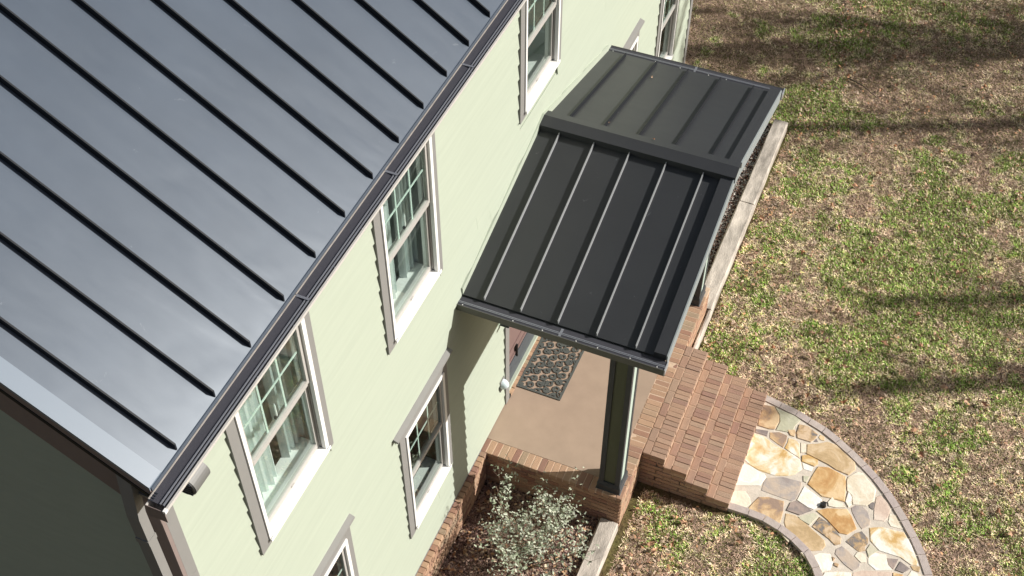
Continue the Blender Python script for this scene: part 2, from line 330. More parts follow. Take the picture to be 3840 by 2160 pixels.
# larger individual dry leaves
def leaf_mesh(i):
    rr = random.Random(100+i); mb = bmesh.new(); n = 12; ring = []
    for a in range(n):
        an = 2*math.pi*a/n; r = (1 if a % 2 == 0 else .62)*rr.uniform(.8, 1.15)*(1.25 if a in (0,) else 1)
        ring.append(mb.verts.new((math.cos(an)*r*.5, math.sin(an)*r*.34, .18*math.cos(an*2+i)+rr.uniform(-.05, .05))))
    c = mb.verts.new((0, 0, -.05))
    for a in range(n): mb.faces.new((c, ring[a], ring[(a+1) % n]))
    me = bpy.data.meshes.new('leaf'); mb.to_mesh(me); mb.free(); me.materials.append(M['leafthing']); return me
LM = [leaf_mesh(i) for i in range(5)]
def leaf(x, o, z, s, group, label, cat='leaf'):
    ob = bpy.data.objects.new('dry_leaf', random.choice(LM)); COL.objects.link(ob); ob.location = V((x, o, z)); ob.scale = (s, s, s)
    ob.rotation_euler = (random.uniform(-.25, .25), random.uniform(-.25, .25), random.uniform(0, 6.28)); tag(ob, label, cat, group); return ob
cnt = 0
while cnt < 250:
    a, b_ = random.uniform(1.8, 15.5), random.uniform(1.98, 7.6)
    if a < 3 and random.random() < .2: b_ = random.uniform(1.95, 2.4)
    if inpoly(np.array([a]), np.array([b_]), PATH)[0] or (3.4 < a < 5.5 and b_ < 3.05): continue
    leaf(a, b_, .058, random.uniform(.07, .13), 'dry leaves scattered on the lawn', 'curled tan or rust brown dry leaf lying on the patchy lawn'); cnt += 1

# ================================================================== WALKWAY
path = thing('walkway', (4.5, 4, 0), 'curved flagstone walkway leading from the brick steps', 'walkway', kind='structure')
pb = MB(); pb.prism([(x, o, -.05) for x, o in PATH], [(x, o, .0475) for x, o in PATH]); pb.build('mortar_bed', 'pathbed', path)
Cc = CAMP
def unproj(u, v, z):
    r = fwd+rgt*((u-1920)/F)-upv*((v-1080)/F); tt = (z-Cc.z)/r.z; p = Cc+r*tt; return (p.x, -p.y)
FR = {1: (2700, 1480, 4.262), 2: (3000, 1750, 3.533), 3: (2720, 1780, 3.813), 4: (3000, 1500, 4.14)}
STONES = [
 (1,'b',[(705,165),(860,190),(945,330),(940,430),(870,550),(790,545),(610,490),(640,330)]),
 (1,'n',[(885,195),(960,240),(1180,330),(1290,410),(1225,465),(1195,500),(1165,590),(1060,590),(900,560),(965,430),(955,320)]),
 (1,'d',[(575,545),(770,575),(755,660),(715,645),(565,600)]),
 (1,'y',[(540,625),(720,680),(870,800),(1140,940),(1275,1040),(1300,1190),(1180,1270),(1090,1290),(870,1285),(620,1200),(480,1115),(398,1040),(430,900),(490,720)]),
 (1,'b',[(800,600),(950,595),(1075,650),(1060,740),(1010,840),(920,780),(800,690)]),
 (1,'b',[(1080,565),(1195,560),(1205,600),(1190,665),(1130,650)]),
 (1,'m',[(1270,475),(1400,500),(1565,630),(1530,690),(1450,755),(1240,690),(1228,600)]),
 (1,'o',[(1605,640),(1670,670),(1670,735),(1610,720),(1580,680)]),
 (1,'d',[(1545,700),(1568,752),(1500,748)]),
 (1,'y',[(1100,690),(1200,720),(1275,770),(1272,1005),(1170,945),(1035,850),(1085,760)]),
 (1,'c',[(1295,765),(1380,790),(1380,925),(1295,925)]),
 (1,'w',[(360,1090),(470,1130),(610,1215),(700,1260),(735,1310),(640,1449),(240,1449),(300,1240)]),
 (4,'t',[(115,690),(280,680),(430,650),(560,700),(650,790),(850,970),(860,1080),(750,1160),(560,1080),(440,1000),(360,960),(105,830)]),
 (4,'y',[(35,860),(120,850),(275,930),(275,995),(220,1025),(30,950)]),
 (4,'w',[(35,965),(205,1040),(178,1105),(60,1070)]),
 (2,'o',[(240,0),(380,10),(600,130),(598,340),(590,460),(440,420),(290,390),(105,230),(170,110)]),
 (2,'c',[(640,135),(760,70),(830,90),(1005,300),(975,450),(880,515),(705,495),(692,380),(625,315),(620,180)]),
 (3,'w',[(1130,165),(1375,350),(1365,430),(1260,495),(1180,465),(1025,360)]),
 (2,'w',[(642,335),(688,400),(680,500),(642,535),(604,460)]),
 (3,'g',[(590,45),(830,30),(1095,100),(1075,200),(1015,345),(950,375),(800,325),(690,285),(515,220),(550,100)]),
 (3,'c',[(125,232),(280,230),(345,320),(365,410),(250,485),(35,445),(92,290)]),
 (3,'b',[(480,320),(620,320),(835,380),(825,520),(785,675),(690,695),(520,615),(315,500),(400,400)]),
 (3,'d',[(935,395),(1010,372),(1235,510),(1060,575),(875,508)]),
 (3,'n',[(1265,542),(1335,590),(1205,715),(1075,640),(1045,600)]),
 (3,'t',[(865,555),(1000,580),(1150,695),(1410,930),(1430,1010),(1380,1075),(1250,1085),(1130,1055),(945,930),(885,830),(845,680)]),
 (3,'m',[(1350,605),(1500,705),(1655,900),(1645,985),(1570,1005),(1480,915),(1245,740)]),
 (2,'o',[(220,582),(360,552),(620,562),(680,655),(747,820),(620,895),(522,875),(360,700)]),
 (2,'g',[(680,542),(740,512),(830,522),(897,590),(930,700),(925,768),(822,826),(763,740),(692,600)]),
 (2,'d',[(955,468),(988,472),(968,568),(925,540),(912,500)]),
 (2,'p',[(1015,400),(1070,375),(1165,480),(1205,560),(1155,680),(1115,718),(982,698),(983,560)]),
 (2,'m',[(735,880),(820,852),(905,950),(898,1020),(860,1055),(862,1110),(780,1125),(605,990)]),
 (2,'y',[(925,812),(1080,802),(1375,872),(1470,1040),(1550,1260),(1562,1308),(1470,1298),(1335,1200),(1200,1158),(1050,1108),(935,980)]),
 (2,'c',[(1190,622),(1262,640),(1365,828),(1205,788),(1172,730)]),
 (2,'g',[(560,1052),(635,1112),(795,1282),(785,1328),(700,1378),(582,1288),(465,1150),(482,1090)]),
 (2,'w',[(962,1135),(1135,1162),(1165,1290),(1225,1368),(1005,1368),(905,1282),(903,1212)]),
 (2,'n',[(932,1025),(1035,1110),(912,1195),(882,1100)]),
 (2,'d',[(1152,1208),(1305,1222),(1238,1358),(1175,1300)]),
 (2,'d',[(1332,1255),(1455,1350),(1370,1405),(1265,1368)]),
 (2,'t',[(1465,1312),(1595,1322),(1578,1395),(1500,1368)]),
 (2,'p',[(705,1400),(820,1372),(1228,1392),(1215,1480),(690,1480)]),
 (2,'y',[(330,1402),(560,1392),(675,1402),(665,1480),(280,1480)]),
 (2,'w',[(185,1172),(260,1142),(398,1152),(436,1260),(398,1365),(292,1388),(240,1300)]),
 (2,'b',[(428,1190),(466,1212),(438,1250)]),
 (2,'b',[(460,1270),(515,1290),(500,1330),(452,1302)]),
 (2,'o',[(1235,1402),(1368,1432),(1318,1480),(1235,1480)]),
 (2,'y',[(1480,1372),(1595,1430),(1600,1480),(1405,1480)]),
 (2,'c',[(765,1125),(862,1155),(872,1268),(808,1268),(725,1182)]),
 (3,'c',[(745,745),(825,705),(858,840),(920,925),(900,960),(830,880)]),
 (3,'c',[(1075,1110),(1240,1110),(1200,1200),(1140,1180)]),
 (2,'c',[(370,470),(430,400),(455,440),(560,480),(600,540),(470,540),(380,520)]),
 (3,'n',[(1115,15),(1200,20),(1160,110),(1120,95)]),
]
def flagstone(pts, mt, z0=.03, z1=.0545):
    cx = sum(p[0] for p in pts)/len(pts); cy = sum(p[1] for p in pts)/len(pts)
    k = 1.02
    h = z1+random.uniform(-.003, .005)
    base = [(p[0], p[1], z0) for p in pts]; mid = [(cx+(p[0]-cx)*k, cy+(p[1]-cy)*k, h-.0045) for p in pts]; top = [(cx+(p[0]-cx)*(k-.035), cy+(p[1]-cy)*(k-.035), h) for p in pts]
    mb = MB(); n = len(pts); mb.add(base+mid+top, [tuple(range(2*n, 3*n))]+[(i, (i+1) % n, n+(i+1) % n, n+i) for i in range(n)]+[(n+i, n+(i+1) % n, 2*n+(i+1) % n, 2*n+i) for i in range(n)])
    mb.build('flagstone', ST[mt], path)
for fr_, c, pts in STONES:
    ox, oy, s = FR[fr_]; flagstone([unproj(ox+a/s, oy+b_/s, .056) for a, b_ in pts], c)
# stones beyond the lower frame edge, same laying
for cx, cy in [(2.95, 5.1), (2.9, 4.65), (2.45, 5.3), (2.4, 4.8), (2.05, 5.5), (2.0, 5.05), (2.05, 4.65)]:
    r0 = .21; pts = [(cx+math.cos(a*math.pi/4+.3)*r0*random.uniform(.8, 1.15), cy+math.sin(a*math.pi/4+.3)*r0*random.uniform(.8, 1.1)) for a in range(8)]
    flagstone(pts, random.choice('oytcgb'))
def rim(pl, sgn):
    P_ = [Vector((x, o)) for x, o in pl]; d = 0; seg = []
    L_ = [0]
    for i in range(1, len(P_)): L_.append(L_[-1]+(P_[i]-P_[i-1]).length)
    def at(s):
        for i in range(1, len(P_)):
            if s <= L_[i] or i == len(P_)-1:
                tt = (s-L_[i-1])/(L_[i]-L_[i-1]); p = P_[i-1].lerp(P_[i], tt); dd = (P_[i]-P_[i-1]).normalized(); nrm = Vector((-dd.y, dd.x))*sgn; return p, nrm
    s = 0.0
    while s+.3 < L_[-1]:
        ln = random.uniform(.19, .27); a, na = at(s+.004); b2, nb = at(s+ln-.004); h = .062+random.uniform(-.003, .004)
        q = [a+na*-.012, b2+nb*-.012, b2+nb*.082, a+na*.082]
        MB().prism([(p.x, p.y, -.02) for p in q], [(p.x, p.y, h) for p in q]).build('edging_stone', 'rim', path)
        s += ln
rim(OUT, -1) if False else None
# choose inward normals
def inward(pl, target):
    d = Vector(pl[1])-Vector(pl[0]); nrm = Vector((-d.y, d.x)); return 1 if nrm.dot(Vector(target)-Vector(pl[0])) > 0 else -1
rim(OUT, inward(OUT, (4.5, 3.0))); rim(INN, inward(INN, (4.5, 3.0)))

# ================================================================== BRICK STEPS
steps = thing('brick_steps', (4.43, 2.4, 0), 'four brick steps going down from the porch to the flagstone walkway', 'steps')
XS0, XS1 = 3.534, 5.335; OS = 1.822; T = .285; RZ = .15; ZP = .64
for k in range(4):
    z1 = ZP-RZ*k; o0 = OS+T*k; o1 = OS+T*(k+1)
    # core behind bricks
    B('step_core', 'joint', steps, XS0+.012, XS1-.012, OS-.02 if k == 0 else o0-.1, o1-.001, -.02, z1-.007)
    # stretcher strip
    x = XS0
    while x < XS1-.05:
        x2 = min(x+.2, XS1); brick(steps, x+.004, x2-.004, o0+.006, o0+.092, z1-.09, z1+random.uniform(-.002, .001), 'stepbrick'); x += .204
    # header rowlocks
    n = 25; pw = (XS1-XS0)/n
    for i in range(n): brick(steps, XS0+i*pw+.004, XS0+(i+1)*pw-.004, o0+.100, o1+.003, z1-.062, z1+random.uniform(-.003, .002), 'stepbrick')
    # riser course below the nosing and side courses
    zb = z1-.068
    while zb > max(z1-RZ, 0)-.0 and zb > .01:
        x = XS0+.0
        break
# side faces (near and far) laid as running courses under each tread
for side, xs in ((0, XS0), (1, XS1)):
    zc = .0; row = 0
    while zc < ZP-.07:
        z2 = zc+.068; oo = OS+.0 - (.1 if row % 2 else 0)
        omax = OS+T*(4-int(math.ceil((z2+.01)/RZ-1e-6))+1) if True else 0
        kk = 0
        for k in range(4):
            if ZP-RZ*k-.06 >= z2-.01: kk = k
        omax = OS+T*(kk+1)
        o = oo
        while o < omax-.03:
            a = max(o, OS); b2 = min(o+.2, omax)
            if b2-a > .03:
                if side == 0: brick(steps, xs+.001, xs+.09, a+.004, b2-.004, zc+.004, z2-.004, 'stepbrick')
                else: brick(steps, xs-.09, xs-.001, a+.004, b2-.004, zc+.004, z2-.004, 'stepbrick')
            o += .204
        zc += .0755; row += 1

# ================================================================== FRONT PORCH
porch = thing('front_porch', (4.6, .9, 0), 'small front porch with dark metal gable roof on two square columns', 'porch')
XP0, XP1, OP = 2.806, 6.42, 1.822
B('porch_core', 'joint', porch, XP0+.015, XP1-.015, .02, OP-.015, -.05, ZP-.06)
B('concrete_floor', 'concrete', porch, XP0+.197, XP1-.197, .01, OP-.199, ZP-.061, ZP+.002)
B('mortar', 'mortar', porch, XP0+.006, XP1-.006, .012, OP-.006, ZP-.062, ZP-.0035)
n = 22; pw = (OP-.0)/n     # near border headers
for i in range(n): brick(porch, XP0+.001, XP0+.193, i*pw+.0055, (i+1)*pw-.0055, ZP-.07, ZP+random.uniform(-.002, .003))
for i in range(n-2): brick(porch, XP1-.193, XP1-.001, i*pw+.0055, (i+1)*pw-.0055, ZP-.07, ZP+random.uniform(-.002, .003))
x = XP0+.2
while x < XP1-.22: brick(porch, x+.0045, x+.0775-.0, OP-.195, OP-.002, ZP-.07, ZP+random.uniform(-.002, .003)); x += .083
def course_wall(parent, fixed, a0, a1, z0, z1, axis, mtn='brick', thick=.09, sgn=1, maxn=999):
    zc = z0; row = 0
    while zc < z1-.03:
        z2 = min(zc+.066, z1); a = a0-(.1 if row % 2 else 0)
        while a < a1-.02:
            p, q = max(a, a0), min(a+.2, a1)
            if q-p > .02:
                if axis == 'o': brick(parent, fixed if sgn > 0 else fixed-thick, fixed+thick if sgn > 0 else fixed, p+.004, q-.004, zc+.004, z2-.003, mtn, .0015)
                else: brick(parent, p+.004, q-.004, fixed-thick, fixed, zc+.004, z2-.003, mtn, .0015)
            a += .204
        zc += .0715; row += 1
course_wall(porch, XP0+.004, .02, OP-.01, .0, ZP-.072, 'o')
course_wall(porch, OP-.004, XP0+.01, XS0-.02, .0, ZP-.072, 'x')
course_wall(porch, OP-.004, XS1+.02, XP1-.01, .0, ZP-.072, 'x')
# columns
def column(xc0, oc1):
    s = .25
    B('column', 'sage', porch, xc0+.012, xc0+s-.012, oc1-s+.012, oc1-.012, ZP+.1, 3.70)
    for a, b2 in ((0, 0), (1, 0), (0, 1), (1, 1)):
        x0 = xc0+(s-.055)*a; o0 = oc1-s+(s-.055)*b2
        B('corner_trim', 'charcoal', porch, x0-.002, x0+.057, o0-.002, o0+.057, ZP+.13, 3.66)
    B('lit_panel', 'sage_lit', porch, xc0+.058, xc0+s-.058, oc1-.013, oc1-.006, ZP+.14, 3.6)
    MB().hexa([(xc0-.02, oc1-s-.02, ZP+.003), (xc0+s+.02, oc1-s-.02, ZP+.003), (xc0+s+.02, oc1+.02, ZP+.003), (xc0-.02, oc1+.02, ZP+.003),
               (xc0-.02, oc1-s-.02, ZP+.11), (xc0+s+.02, oc1-s-.02, ZP+.11), (xc0+s+.02, oc1+.02, ZP+.11), (xc0-.02, oc1+.02, ZP+.11)]).build('column_base', 'charcoal', porch, bevel=.008)
    MB().hexa([(xc0-.018, oc1-s-.018, ZP+.11), (xc0+s+.018, oc1-s-.018, ZP+.11), (xc0+s+.018, oc1+.018, ZP+.11), (xc0-.018, oc1+.018, ZP+.11),
               (xc0-.004, oc1-s-.004, ZP+.15), (xc0+s+.004, oc1-s-.004, ZP+.15), (xc0+s+.004, oc1+.004, ZP+.15), (xc0-.004, oc1+.004, ZP+.15)]).build('base_moulding', 'charcoal', porch)
column(2.875, 1.752); column(6.055, 1.752)
# canopy roof
XN, XR, ZE, ZR, OD = 2.484, 4.628, 3.815, 4.393, 2.155
XF = 2*XR-XN
def cz(x): return ZE+(ZR-ZE)*(1-abs(x-XR)/(XR-XN))
so = [0.0, .262, .652, 1.045, 1.445, 1.845, 2.03]
for (xa, xb) in ((XN, XR), (XR, XF)):
    for i in range(len(so)-1):
        MB().slab(xa, cz(xa), xb, cz(xb), so[i]+.0015, so[i+1]-.0015, -.02, 0).build('roof_panel', 'croof', porch)
    for s_ in so[1:-1]:
        MB().slab(xa+(.006 if xa == XN else .08), cz(xa+(.006 if xa == XN else .08)), xb-(.10 if xb == XR else .03), cz(xb-(.10 if xb == XR else .03)), s_-.0055, s_+.0055, .001, .042).build('roof_seam', 'cseam_lit' if xa == XN else 'seam', porch)  # near seams coloured as sunlit, far seams as shaded
    MB().slab(xa, cz(xa), xb, cz(xb), 2.03, OD, -.022, .05).build('rake_trim', 'ctrim', porch)
    MB().slab(xa-.01 if xa == XN else xa, cz(xa), xb, cz(xb), OD+.001, OD+.014, -.13, .052).build('rake_fascia', 'fascia', porch)
MB().slab(4.495, cz(4.495), XR, ZR, .012, OD+.022, .053, .075).slab(4.495, cz(4.495), 4.503, cz(4.503), .012, OD+.022, .002, .054).build('ridge_cap', 'ctrim', porch)
MB().slab(XR+.0005, ZR, 4.745, cz(4.745), .012, OD+.022, .053, .075).slab(4.737, cz(4.737), 4.745, cz(4.745), .012, OD+.022, .002, .054).build('ridge_cap', M['croof'], porch)
MB().prism([(XN+.05, 1.95, 3.66), (XF-.05, 1.95, 3.66), (XF-.05, 1.95, cz(XF-.05)-.03), (XR, 1.95, ZR-.03), (XN+.05, 1.95, cz(XN+.05)-.03)],
           [(XN+.05, 2.03, 3.66), (XF-.05, 2.03, 3.66), (XF-.05, 2.03, cz(XF-.05)-.03), (XR, 2.03, ZR-.03), (XN+.05, 2.03, cz(XN+.05)-.03)]).build('gable_board', 'siding', porch)
B('ceiling', 'ceilsoffit', porch, XN+.02, XF-.02, .01, 2.02, 3.66, 3.70)
B('header_beam', 'charcoal', porch, 2.87, 6.3, 1.52, 1.74, 3.52, 3.66)
for xa, xb in ((XN-.012, XN+.04), (XF-.04, XF+.012)): B('eave_fascia', 'charcoal', porch, xa, xb, .01, 2.14, 3.655, 3.79)
def porch_gutter(x0, x1, front):   # channel with guard
    z0, z1 = 3.715, 3.80; a, b2 = 0.0, 2.185
    g_ = MB(); g_.box(x0, x1, a, b2, z0, z0+.006)
    if front < 0: g_.box(x0, x0+.006, a, b2, z0+.006, z1)
    else: g_.box(x1-.006, x1, a, b2, z0+.006, z1)
    gu = g_.build('gutter', 'cgutter', porch)
    B('gutter_guard', 'mesh', gu, x0+.007, x1-.002, a+.002, b2-.012, z1-.012, z1-.004)
    for q in (.3, .42): B('guard_rib', 'rib', gu, x0+.13*q-.0045, x0+.13*q+.0045, a+.002, b2-.012, z1-.004, z1+.002)
    B('end_cap', 'silver', gu, x0-.001, x1+.003, b2-.010, b2, z0, z1+.004)  # gutter end coloured bright to stand in for sun on it
    for q in (.08, .62, .93, 1.28, 1.5, 1.83, 2.1, ): 
        MB().tube((x0+.018, q, z1-.004), (x0+.018, q, z1+.003), .006, .004, 8).build('screw', 'white', gu)
    B('splice_strap', 'rib', gu, x0+.01, x1-.01, 1.095, 1.12, z1-.004, z1+.001)
porch_gutter(2.352, 2.472, -1); porch_gutter(XF+.012, XF+.132, 1)
MB().slab(XN+.0, cz(XN), XR, ZR, .001, .034, .001, .085).build('wall_flashing', 'siding', porch)
MB().slab(XR+.001, ZR, XF-.0, cz(XF), .001, .034, .001, .085).build('wall_flashing', 'siding', porch)

# ================================================================== HOUSE
house = thing('house', (0, -.2, 0), 'two storey house with pale green lap siding and charcoal standing seam metal roof', 'house')
HX0, HX1 = -1.885, 10.955
EO, EZ, SL = .145, 6.803, math.tan(R(35)); RO_ = -4.6
def rz(o): return EZ+(EO-o)*SL
WIN = []  # (trim x0,x1,z0,z1)
def openrects(): return [w_[:4] for w_ in WIN]
WSPEC = [
 dict(x0=-1.165, x1=-.04, z0=4.60, z1=6.50, rail=5.60, kind='u'),
 dict(x0=.975, x1=2.085, z0=4.585, z1=6.50, rail=5.59, kind='u'),
 dict(x0=3.955, x1=5.068, z0=4.86, z1=6.52, rail=5.69, kind='u'),
 dict(x0=.978, x1=2.035, z0=1.46, z1=3.30, rail=2.40, kind='g', hx=(.885, 2.105)),
 dict(x0=-1.095, x1=-.038, z0=1.46, z1=3.32, rail=2.40, kind='g', hx=(-1.19, .01)),
 dict(x0=7.50, x1=8.07, z0=2.30, z1=3.27, rail=2.78, kind='g', hx=(7.44, 8.13)),
 dict(x0=9.03, x1=10.07, z0=1.42, z1=3.30, rail=2.43, kind='g', hx=(8.94, 10.16)),
]
DOOR = dict(x0=3.55, x1=4.92, z0=.66, z1=2.95)
rects = [(w_['x0'], w_['x1'], w_['z0'], w_['z1']) for w_ in WSPEC]+[(DOOR['x0'], DOOR['x1'], DOOR['z0'], DOOR['z1'])]
# sheathing with openings
xs = sorted({HX0, HX1}|{r[0]+.05 for r in rects}|{r[1]-.05 for r in rects}); zs = sorted({.05, 6.62}|{r[2]+.05 for r in rects}|{r[3]-.05 for r in rects})
sh = MB()
for i in range(len(xs)-1):
    j0 = None
    for j in range(len(zs)):
        solid = False
        if j < len(zs)-1:
            cx, cz_ = (xs[i]+xs[i+1])/2, (zs[j]+zs[j+1])/2
            solid = not any(r[0] < cx < r[1] and r[2] < cz_ < r[3] for r in rects)
        if solid and j0 is None: j0 = j
        if not solid and j0 is not None: sh.box(xs[i], xs[i+1], -.12, -.004, zs[j0], zs[j]); j0 = None
sh.build('wall', 'siding', house)
B('wall', 'siding', house, HX0+.12, HX1-.12, -9.0, -8.9, .05, 6.62)
for xx in (HX0, HX1-.12):
    MB().prism([(xx, -.12, .05), (xx, -8.9, .05), (xx, -8.9, rz(0)-.35), (xx, -4.5, rz(-4.5)-.12), (xx, -.12, rz(-.12)-.30)],
               [(xx+.118, -.12, .05), (xx+.118, -8.9, .05), (xx+.118, -8.9, rz(0)-.35), (xx+.118, -4.5, rz(-4.5)-.12), (xx+.118, -.12, rz(-.12)-.30)]).build('gable_wall', 'siding', house)
# front siding boards
EXPO = .1835; z = .665; k = 0
while z < 6.6:
    zt = min(z+EXPO+.022, 6.64)
    cuts = [(HX0+.085, HX1-.09)]
    for r in rects:
        if z+EXPO > r[2]+.02 and z < r[3]-.02:
            new = []
            for a, b2 in cuts:
                if r[0]+.03 < b2 and r[1]-.03 > a:
                    if r[0]+.03 > a: new.append((a, r[0]+.03))
                    if r[1]-.03 < b2: new.append((r[1]-.03, b2))
                else: new.append((a, b2))
            cuts = new
    for a, b2 in cuts:
        parts_ = [(a, b2)]
        if b2-a > 5: c = a+(b2-a)*random.uniform(.35, .65); parts_ = [(a, c-.001), (c+.001, b2)]
        for p, q in parts_:
            if q-p < .02: continue
            MB().hexa([(p, .009, z), (q, .009, z), (q, .025, z), (p, .025, z), (p, -.001, zt), (q, -.001, zt), (q, .006, zt), (p, .006, zt)]).build('siding_board', 'siding', house)
    z += EXPO
# gable boards
z = .665
while z < 9.6:
    zt = z+EXPO+.022
    omax = min(-.105, EO-(zt+.33-EZ)/SL) if zt+.33 > EZ else -.105
    omin = max(-8.9, -8.9+(omax+.105)*-1) if False else -5.0
    if omax-omin < .3: break
    a, b2 = omin, omax
    MB().hexa([(HX0-.009, a, z), (HX0-.009, b2, z), (HX0-.025, b2, z), (HX0-.025, a, z), (HX0+.001, a, zt), (HX0+.001, b2, zt), (HX0-.006, b2, zt), (HX0-.006, a, zt)]).build('siding_board', 'siding', house)
    z += EXPO
# corner boards
for za, zb_ in ((.62, 5.44), (5.443, 6.60)):
    B('corner_board', 'taupe', house, HX0-.0, HX0+.095, .0, .032, za, zb_)
    B('corner_board', 'taupe_dark', house, HX0-.034, HX0-.001, -.105, .032, za, zb_)
B('corner_board', 'taupe', house, HX1-.095, HX1+.03, -.1, .032, .62, 6.6)
# frieze on gable + rake
fz = MB(); fz.hexa([(HX0-.036, .03, rz(.03)-.66), (HX0-.002, .03, rz(.03)-.66), (HX0-.002, .03, rz(.03)-.10), (HX0-.036, .03, rz(.03)-.10),
                    (HX0-.036, -4.6, rz(-4.6)-.66), (HX0-.002, -4.6, rz(-4.6)-.66), (HX0-.002, -4.6, rz(-4.6)-.10), (HX0-.036, -4.6, rz(-4.6)-.10)]); fz.build('frieze_board', 'taupe_dark', house)
def rake_piece(name, mt, x0, x1, t0, t1, oa=EO): MB().slabo(oa, rz(oa), RO_, rz(RO_), x0, x1, t0, t1).build(name, mt, house)
rake_piece('rake_fascia', 'beigefascia' if 'beigefascia' in M else 'taupe_dark', -1.999, -1.975, -.085, -.023)
rake_piece('rake_soffit', 'taupe_dark', -1.974, HX0-.003, -.125, -.106)
rake_piece('drip_edge', 'seam', -2.003, -1.980, -.125, -.0855)
# main roof panels and seams
seams = [-1.704+.4285*i for i in range(31)]
edges = [-1.877]+seams
for i in range(len(edges)-1):
    MB().slabo(EO, rz(EO), RO_, rz(RO_), edges[i]+.0015, edges[i+1]-.0015, -.02, 0).build('roof_panel', 'roof', house)
for x in seams:
    MB().slabo(EO-.004, rz(EO-.004), RO_, rz(RO_), x-.006, x+.006, .001, .058).build('roof_seam', 'seam', house)
MB().slabo(EO, rz(EO), RO_, rz(RO_), -2.0, -1.876, -.022, .010).build('rake_trim', 'rooftrim_glare', house)
B('eave_trim', 'roof', house, -1.99, 11.3, EO+.001, EO+.008, EZ-.05, EZ-.001)
MB().hexa([(-2.0, RO_+.001, rz(RO_)-.02), (11.2, RO_+.001, rz(RO_)-.02), (11.2, -9.35, EZ-.02), (-2.0, -9.35, EZ-.02), (-2.0, RO_+.001, rz(RO_)), (11.2, RO_+.001, rz(RO_)), (11.2, -9.35, EZ), (-2.0, -9.35, EZ)]).build('back_roof', 'roof', house)
B('soffit', 'ceilsoffit', house, -1.97, 11.2, .001, .125, 6.605, 6.625)
B('eave_fascia', 'taupe', house, -1.97, 11.2, .125, .143, 6.60, 6.74)
# gutter
GZ = 6.765; G0, G1 = .155, .297; GX0, GX1 = -2.078, 11.25
gm = MB(); gm.box(GX0, GX1, G0, G1-.0605, GZ-.125, GZ-.119)
gm.hexa([(GX0, G1-.060, GZ-.125), (GX1, G1-.060, GZ-.125), (GX1, G1-.054, GZ-.125), (GX0, G1-.054, GZ-.125), (GX0, G1-.006, GZ-.022), (GX1, G1-.006, GZ-.022), (GX1, G1, GZ-.022), (GX0, G1, GZ-.022)])
gm.box(GX0, GX1, G1-.006, G1, GZ-.0215, GZ)
gm.box(GX0, GX1, G1-.014, G1-.0065, GZ-.006, GZ)
gm.box(GX0, GX1, G0, G0+.005, GZ-.1185, GZ-.01)
gut = gm.build('gutter', 'gutterpaint', house)
B('end_cap', 'taupe_dark', gut, GX0-.004, GX0-.0005, G0+.002, G1-.008, GZ-.12, GZ-.006)
B('end_cap', 'white', gut, GX0-.006, GX0+.02, G1-.016, G1+.003, GZ-.02, GZ+.004)
xj = [GX0+.03, -.31, 1.02, 2.4, 3.75, 5.1, 6.5, 7.9, 9.3, 11.2]
for i in range(len(xj)-1):
    a, b2 = xj[i]+.004, xj[i+1]-.004
    MB().hexa([(a, G0+.008, GZ-.004), (b2, G0+.008, GZ-.004), (b2, G0+.074, GZ-.016), (a, G0+.074, GZ-.016), (a, G0+.008, GZ), (b2, G0+.008, GZ), (b2, G0+.074, GZ-.012), (a, G0+.074, GZ-.012)]).build('gutter_guard', 'mesh', gut)
    B('guard_flange', 'beige', gut, a, b2, G0+.0, G0+.0075, GZ-.004, GZ+.006)
    for q in (.078, .100): B('guard_rib', 'rib', gut, a, b2, G0+q, G0+q+.008, GZ-.014, GZ-.002)
    B('guard_lip', 'gdark', gut, a, b2, G0+.108, G1-.0145, GZ-.022, GZ-.016)
    B('guard_joint', 'rib', gut, b2-.008, b2+.012, G0+.006, G0+.108, GZ-.004, GZ+.002)
    for kx in (.25, .6, .9):
        xk = a+(b2-a)*kx+random.uniform(-.08, .08); MB().tube((xk, G1-.018, GZ-.014), (xk, G1-.018, GZ-.004), .007, .005, 8).build('screw', 'silver', gut)
for q in range(4): B('guard_slot', 'gdark', gut, GX0+.03+q*.018, GX0+.036+q*.018, G0+.008, G0+.034, GZ+.0005, GZ+.003)
# downspout on gable end
ds = MB(); ds.box(-2.042, -1.972, -.092, .0, .1, 6.42); ds.box(-2.047, -1.967, -.096, .004, 6.12, 6.17)
ds.hexa([(-2.042, -.092, 6.42), (-1.972, -.092, 6.42), (-1.972, .0, 6.42), (-2.042, .0, 6.42), (-1.992, -.092, 6.84), (-1.928, -.092, 6.84), (-1.928, .0, 6.79), (-1.992, .0, 6.79)]); ds.build('downspout', 'taupe', house)
# vent hood under the gutter
vh = MB().tube((-1.72, .11, 6.415), (-1.56, .11, 6.415), .090, .090, 28).build('wall_vent', 'ventgrey', house)
MB().tube((-1.727, .11, 6.415), (-1.7205, .11, 6.415), .083, .083, 28).build('vent_louvre', 'louvre', vh)
for q in range(5): B('vent_slat', 'gdark', vh, -1.735, -1.7275, .11-.062, .11+.062, 6.355+q*.026, 6.364+q*.026)

